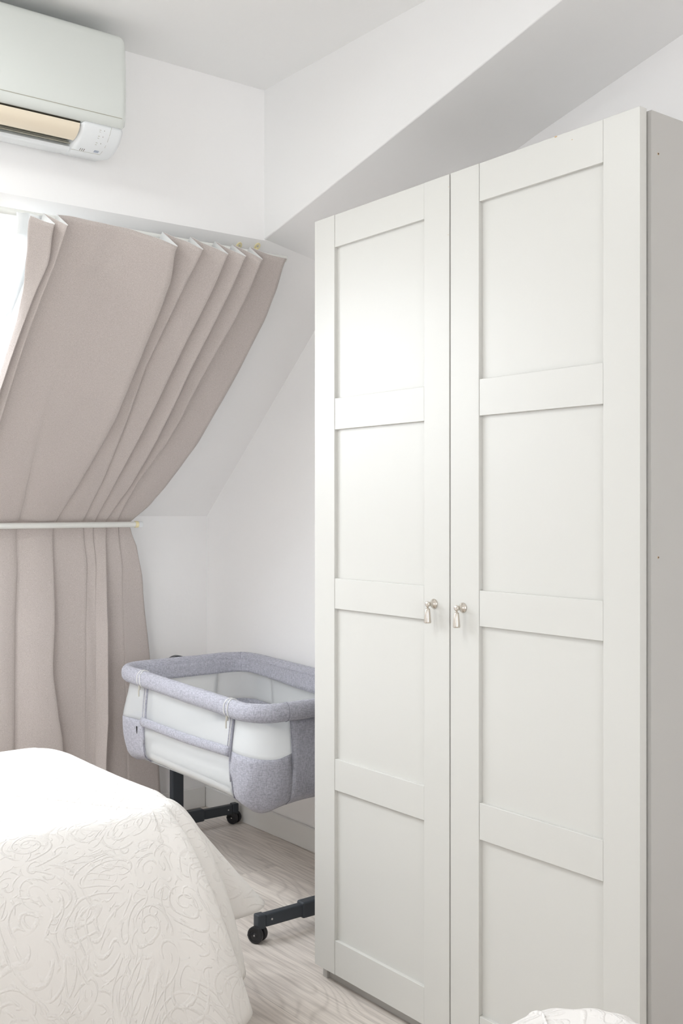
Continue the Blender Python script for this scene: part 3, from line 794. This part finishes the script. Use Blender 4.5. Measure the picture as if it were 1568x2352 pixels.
# zippers looping over the rail and running down the posts of the drop side
for i, sgn in ((i_far, 1), (i_near, -1)):
    ii = (i + 1) % NP if sgn > 0 else (i - 1) % NP
    for j, dd in ((i, 0), (ii, 0)):
        pass
    p = PER[i]; n = norm(i); z = rz(p.y)
    bm = bmesh.new()
    for dy in (-0.0055, 0.0055):
        pts = [Vector((p.x, p.y + dy * (1 + .8 * abs(math.cos(a))), z)) + n * math.cos(a) * 0.0215 + Vector((0, 0, math.sin(a) * 0.0275 - (0.003 if math.sin(a) < 0 else 0))) for a in [math.radians(q) for q in range(-60, 181, 15)]]
        tube(bm, pts, 0.0019, 8)
    zl = obj('zip_loop', sub(bm, cr_loc), M_tape, crib, smooth=True)
    bm = bmesh.new()
    q = Vector((p.x, p.y, z - 0.030)) + n * 0.016
    tube(bm, [q + Vector((0, 0, .008)), q - Vector((0, 0, .006))], 0.0045, 10, sq=(1, .6)); tube(bm, [q - Vector((0, 0, .004)) + n * .003, q - Vector((0, 0, .028)) + n * .003], 0.0024, 8)
    obj('zip_puller', sub(bm, cr_loc), M_zip, zl)
    # zipper tapes down
    bm = bmesh.new()
    for dy in (0.0, 0.013 * sgn):
        col = [wall_pt(i, t, 0.0035) + Vector((0, -dy, 0)) for t in [k / 12 for k in range(13)]]
        col = [c for c in col if c.z > (0.40 if dy == 0 else 0.478)]
        tube(bm, col, 0.0042, 8, sq=(1, .5))
    obj('zip_tape', sub(bm, cr_loc), M_linen, crib, smooth=True)
    bm = bmesh.new()
    col = [wall_pt(i, t, 0.0055) + Vector((0, -0.0065 * sgn, 0)) for t in [k / 12 for k in range(13)]]
    tube(bm, [c for c in col if c.z > 0.478], 0.0018, 8); obj('zip_teeth', sub(bm, cr_loc), M_tape, crib, smooth=True)
    bm = bmesh.new(); tube(bm, [wall_pt(i, t, 0.003) + Vector((0, -0.004 if sgn < 0 else .004, 0)) for t in [k / 14 for k in range(15)]], 0.0028, 8)
    obj('piping', sub(bm, cr_loc), M_piping, crib, smooth=True)
# padded bar across the drop side
bm = bmesh.new(); idx = rng(i_far, i_near); pts = []
for i in idx: pts.append(wall_pt(i, t_of(i, 0.487 + 0.003 * math.sin(PER[i].y * 8)), 0.009))
tube(bm, pts, 0.0135, 12, sq=(.62, 1.15)); obj('cross_bar', sub(bm, cr_loc), M_linen, crib, smooth=True)
# seams of the near-end fabric
for i in (i_w,):
    bm = bmesh.new(); tube(bm, [wall_pt(i, t, 0.0045) for t in [k / 14 for k in range(15)]], 0.0007, 6); obj('panel_seam', sub(bm, cr_loc), M_piping, crib)
# white lower band on the drop side
panel('hem_band', (i_far + 1) % NP, (i_near - 1) % NP, 0.87, 0.985, M_matt, -0.003)
# black flag tag on the far corner
bm = bmesh.new(); q = wall_pt((i_far - 2) % NP, t_of(i_far, 0.455), 0.006)
v = [bm.verts.new(q + Vector((0, a, b))) for a, b in ((0, 0.012), (0.006, 0.012), (0.001, -0.012))]; bm.faces.new(v)
o = obj('corner_tag', sub(bm, cr_loc), M_black, crib); o.modifiers.new('t', 'SOLIDIFY').thickness = 0.002
# inner mattress
bm = bmesh.new(); rr = []
for f, z in ((0.02, 0.35), (0.035, 0.352), (0.022, .36), (0.018, 0.385), (0.018, .402), (0.022, .414), (0.032, .420), (0.06, .424)):
    rr.append([Vector((PER[i].x, PER[i].y, z)) - norm(i) * (f + .006) for i in range(NP)])
V = grid(bm, rr, closed=True); bm.faces.new(V[-1]); bm.faces.new(V[0][::-1])
obj('crib_mattress', sub(bm, cr_loc), M_matt, crib, smooth=True)
# frame: two pivot heads, uprights, telescopic feet, casters
def leg_set(y, out):
    s = -1 if out < 0 else 1
    bm = bmesh.new(); box(bm, 1.906, 1.954, y - 0.013, y + 0.013, 0.07, 0.625)
    obj('upright', sub(bm, cr_loc), M_dark, crib, bevel=0.006, seg=3)
    bm = bmesh.new(); lathe(bm, [(-0.017, 0.044), (-0.014, 0.049), (0.010, 0.049), (0.016, 0.045), (0.018, 0.020)], (1.93, y, 0.612), (0, s, 0), 36)
    obj('pivot_head', sub(bm, cr_loc), M_dark, crib, bevel=0.002)
    bm = bmesh.new(); box(bm, 1.775, 2.040, y - 0.017, y + 0.017, 0.0345, 0.0805)
    ft = obj('foot_sleeve', sub(bm, cr_loc), M_dark, crib, bevel=0.006, seg=3)
    for x0, x1 in ((1.652, 1.80), (2.02, 2.165)):
        bm = bmesh.new(); box(bm, x0, x1, y - 0.012, y + 0.012, 0.039, 0.0745)
        fo = obj('foot_bar', sub(bm, cr_loc), M_dark, crib, bevel=0.004, seg=2)
        xe = x0 if x0 < 1.8 else x1
        sx = -1 if x0 < 1.8 else 1
        bm = bmesh.new(); box(bm, min(xe, xe + sx * .026), max(xe, xe + sx * .026), y - 0.0135, y + 0.0135, 0.036, 0.0775)
        box(bm, xe + (sx * .026 if sx < 0 else 0.012), xe + (sx * .026 if sx > 0 else -.012) + 0, y - 0.010, y + 0.010, 0.030, 0.040)
        obj('end_cap', sub(bm, cr_loc), M_dark, fo, bevel=0.004, seg=2)
        bm = bmesh.new(); lathe(bm, [(0, .003), (.001, .0026)], (xe - sx * 0.02, y - 0.0122, 0.058), (0, -1, 0), 12)
        obj('rivet', sub(bm, cr_loc), M_steel, fo)
        # twin-wheel caster
        cxx = xe + sx * 0.016; ax = Vector((-0.90, -0.42, 0)).normalized()
        c = Vector((cxx, y, 0.0235)) + Vector((-0.004, 0, 0))
        cst = bpy.data.objects.new('caster', None); C.objects.link(cst); cst.parent = crib; cst.location = Vector((cxx, y, 0)) - Vector(cr_loc)
        bm = bmesh.new(); lathe(bm, [(-0.0045, 0.014), (0.0045, 0.014)], c, ax, 20); tube(bm, [c, c + Vector((0, 0, 0.016))], 0.006, 10)
        tube(bm, [c + Vector((0, 0, .012)), c + Vector((-.022, -.002, 0.004)), c + Vector((-.034, -.002, .004))], 0.0025, 8)
        hb = sub(bm, (cxx, y, 0)); obj('hub', hb, M_black, cst)
        for sd in (-1, 1):
            bm = bmesh.new(); cc = c + ax * sd * 0.0115
            lathe(bm, [(-.0065, .0195), (-.0055, .0225), (-.003, .0235), (.003, .0235), (.0055, .0225), (.0065, .0200), (.0060, .0165), (.0045, .0160), (.0048, .0060), (.0062, .0050), (.0064, .001)], cc, ax * sd, 32)
            wh = obj('wheel', sub(bm, (cxx, y, 0)), M_black, cst, smooth=False)
            bm = bmesh.new(); lathe(bm, [(0.006, .0028), (.0075, .0022)], cc, ax * sd, 12)
            obj('wheel_pin', sub(bm, (cxx, y, 0)), M_steel, cst)
leg_set(2.492, -1); leg_set(3.488, 1)

# ------------------------------------------------------------------ beds
def make_bed(loc, flip, label):
    b = empty('single_bed', loc, label, 'bed')
    f = -1 if flip else 1
    X0, X1 = -1.93, 0.02; Y0, Y1 = -0.38, 0.38
    def bx(name, x0, x1, y0, y1, z0, z1, m, bev, par=b):
        bm = bmesh.new(); box(bm, x0, x1, min(y0 * f, y1 * f), max(y0 * f, y1 * f), z0, z1); return obj(name, bm, m, par, bevel=bev, seg=3)
    bx('bed_base', X0, X1 - .01, Y0 + .01, Y1 - .01, 0.16, 0.31, M_matt, 0.02)
    bx('mattress', X0, X1, Y0, Y1, 0.312, 0.515, M_matt, 0.04)
    for x in (X0 + .1, X1 - .12):
        for y in (Y0 + .08, Y1 - .08):
            bm = bmesh.new(); lathe(bm, [(0, .02), (0.01, .022), (0.16, .028)], (x, y * f, 0), (0, 0, 1), 20); obj('leg', bm, M_dark, b)
    return b
make_bed((1.12, 2.46, 0), False, 'single bed under the large white bedspread in front of the curtain')
make_bed((1.035, 0.515, 0), True, 'single bed whose corner shows at the bottom right before the wardrobe')

def catmull(P, closed=False, sub_=8):
    out = []
    n = len(P)
    for i in range(n - 1):
        p0 = P[max(0, i - 1)]; p1 = P[i]; p2 = P[i + 1]; p3 = P[min(n - 1, i + 2)]
        for k in range(sub_):
            t = k / sub_
            out.append(tuple(0.5 * ((2 * b) + (-a + c) * t + (2 * a - 5 * b + 4 * c - d) * t * t + (-a + 3 * b - 3 * c + d) * t ** 3) for a, b, c, d in zip(p0, p1, p2, p3)))
    out.append(tuple(P[-1])); return out
# stations: Tx, Ty (mattress edge), nx, ny (outward), Hx, Hy, Hz (hem), bulge (how far the fold stands out half-way)
def coverlet_mesh():
    S = []
    def front(x, hy, hz=.05, b=0.0): S.append((x, 2.105, 0, -1, x, hy, hz, b))
    for k, x in enumerate([-0.86, -.7, -.55, -.4, -.25, -.1, .05, .2, .32, .44, .55, .66, .76, .85, .93]):
        front(x, 1.985 + 0.010 * math.sin(x * 9.0) - .004 * math.sin(x * 23))
    cx, cy, r = 1.075, 2.180, 0.085
    def corner(ang, H, b=0.0, rr=r):
        a = math.radians(ang); S.append((cx + rr * math.cos(a), cy + rr * math.sin(a), math.cos(a), math.sin(a), *H, b))
    corner(-88, (1.02, 1.975, .06)); corner(-80, (1.12, 1.965, .06), .0); corner(-72, (1.215, 1.955, .075), .01)
    corner(-64, (1.285, 1.985, .095), .015); corner(-57, (1.262, 2.045, .105), .0)
    corner(-50, (1.235, 2.075, .125), -.01); corner(-43, (1.318, 2.085, .115), .01); corner(-36, (1.350, 2.125, .130), .015)
    corner(-29, (1.29, 2.165, .17), .0); corner(-22, (1.28, 2.185, .21), .0); corner(-14, (1.42, 2.175, .225), -.005); corner(-7, (1.468, 2.215, .232), -.006)
    S.append((1.165, 2.20, 1, 0, 1.44, 2.275, .205, -.005)); S.append((1.165, 2.28, 1, 0, 1.31, 2.34, .14, 0))
    def foot(y, hx, hz=.07, b=0.0): S.append((1.165, y, 1, 0, hx + .02, y, hz, b))
    for y, hx in ((2.40, 1.235), (2.47, 1.27), (2.54, 1.225), (2.61, 1.21), (2.67, 1.25), (2.72, 1.22)): foot(y, hx)
    c2y = 2.745
    def corner2(ang, H, b=0.0):
        a = math.radians(ang); S.append((cx + r * math.cos(a), c2y + r * math.sin(a), math.cos(a), math.sin(a), *H, b))
    corner2(15, (1.27, 2.80, .10)); corner2(35, (1.33, 2.90, .13), .01); corner2(50, (1.22, 2.93, .10)); corner2(70, (1.13, 2.93, .08))
    def back(x, hy, hz=.07): S.append((x, 2.815, 0, 1, x, hy, hz, 0))
    for x in [.95, .8, .6, .4, .2, 0, -.2, -.4, -.6, -.75, -.86]: back(x, 2.885 + .008 * math.sin(x * 13))
    st = catmull(S, sub_=9)
    ZT = 0.548
    rows, uvs = [], []
    # top, from the middle line outwards
    NT = 16
    def ctr(tx, ty): return (max(-0.86, min(0.80, tx)), 2.46)
    def topz(x, y, f):
        q = max(0.0, min(1.0, (f - .36) / .6)); q = q * q * (3 - 2 * q)
        return ZT + 0.008 * (1 - q) + 0.006 * noise.noise(Vector((x * 3.2, y * 3.2, 1.5))) * q
    for k in range(NT):
        f = (k / (NT - 1)) ** .85; r_, u_ = [], []
        for s in st:
            c = ctr(s[0], s[1]); x = lerp(c[0], s[0], f); y = lerp(c[1], s[1], f)
            r_.append((x, y, topz(x, y, f))); u_.append((x, y))
        rows.append(r_); uvs.append(u_)
    ND = 40
    for k in range(1, ND + 1):
        t = k / ND; r_, u_ = [], []
        for s in st:
            Tp = Vector((s[0], s[1], topz(s[0], s[1], 1))); n = Vector((s[2], s[3], 0)); n.normalize(); Hm = Vector((s[4], s[5], s[6]))
            d = Hm - Tp; dh = Vector((d.x, d.y, 0))
            kz = max(0.0, min(1.0, (dh.length - .22) / .10)) * .75; P1 = Tp + n * 0.058 + Vector((0, 0, .003 - .03 * kz)); P2 = Tp + n * 0.062 * (1 - kz) + dh * (0.34 + .20 * kz) + Vector((0, 0, d.z * (0.40 + .17 * kz)))
            p = Tp * (1 - t) ** 3 + P1 * 3 * t * (1 - t) ** 2 + P2 * 3 * t * t * (1 - t) + Hm * t ** 3
            p += n * s[7] * math.sin(PI * t) * .8
            p += n * 0.007 * noise.noise(Vector((p.x * 5, p.y * 5, p.z * 4))) * t
            L = t * (abs(d.z) + 0.05)
            r_.append(tuple(p)); u_.append((s[0] + n.x * L, s[1] + n.y * L))
        rows.append(r_); uvs.append(u_)
    return rows, uvs
CR_, CU_ = coverlet_mesh()
def coverlet(flip, label):
    rows = CR_ if not flip else [[(x - 0.108, 2.970 - y, z + (0.041 if z > .3 else .041 * z / .3)) for x, y, z in r] for r in CR_]
    rows = [r for r in rows]
    bm = bmesh.new(); V = grid(bm, rows, uv=CU_)
    o = obj('bedspread', bm, M_quilt, smooth=True)
    if sum(p.normal.z * p.area for p in o.data.polygons) < 0: o.data.flip_normals()
    s = o.modifiers.new('t', 'SOLIDIFY'); s.thickness = 0.003; s.offset = -1
    tag(o, label, 'bedspread', 'white embossed bedspreads')
coverlet(False, 'large white embossed bedspread draping to the floor before the taupe curtain')
coverlet(True, 'rounded white bedspread corner at the bottom right, before the wardrobe door')
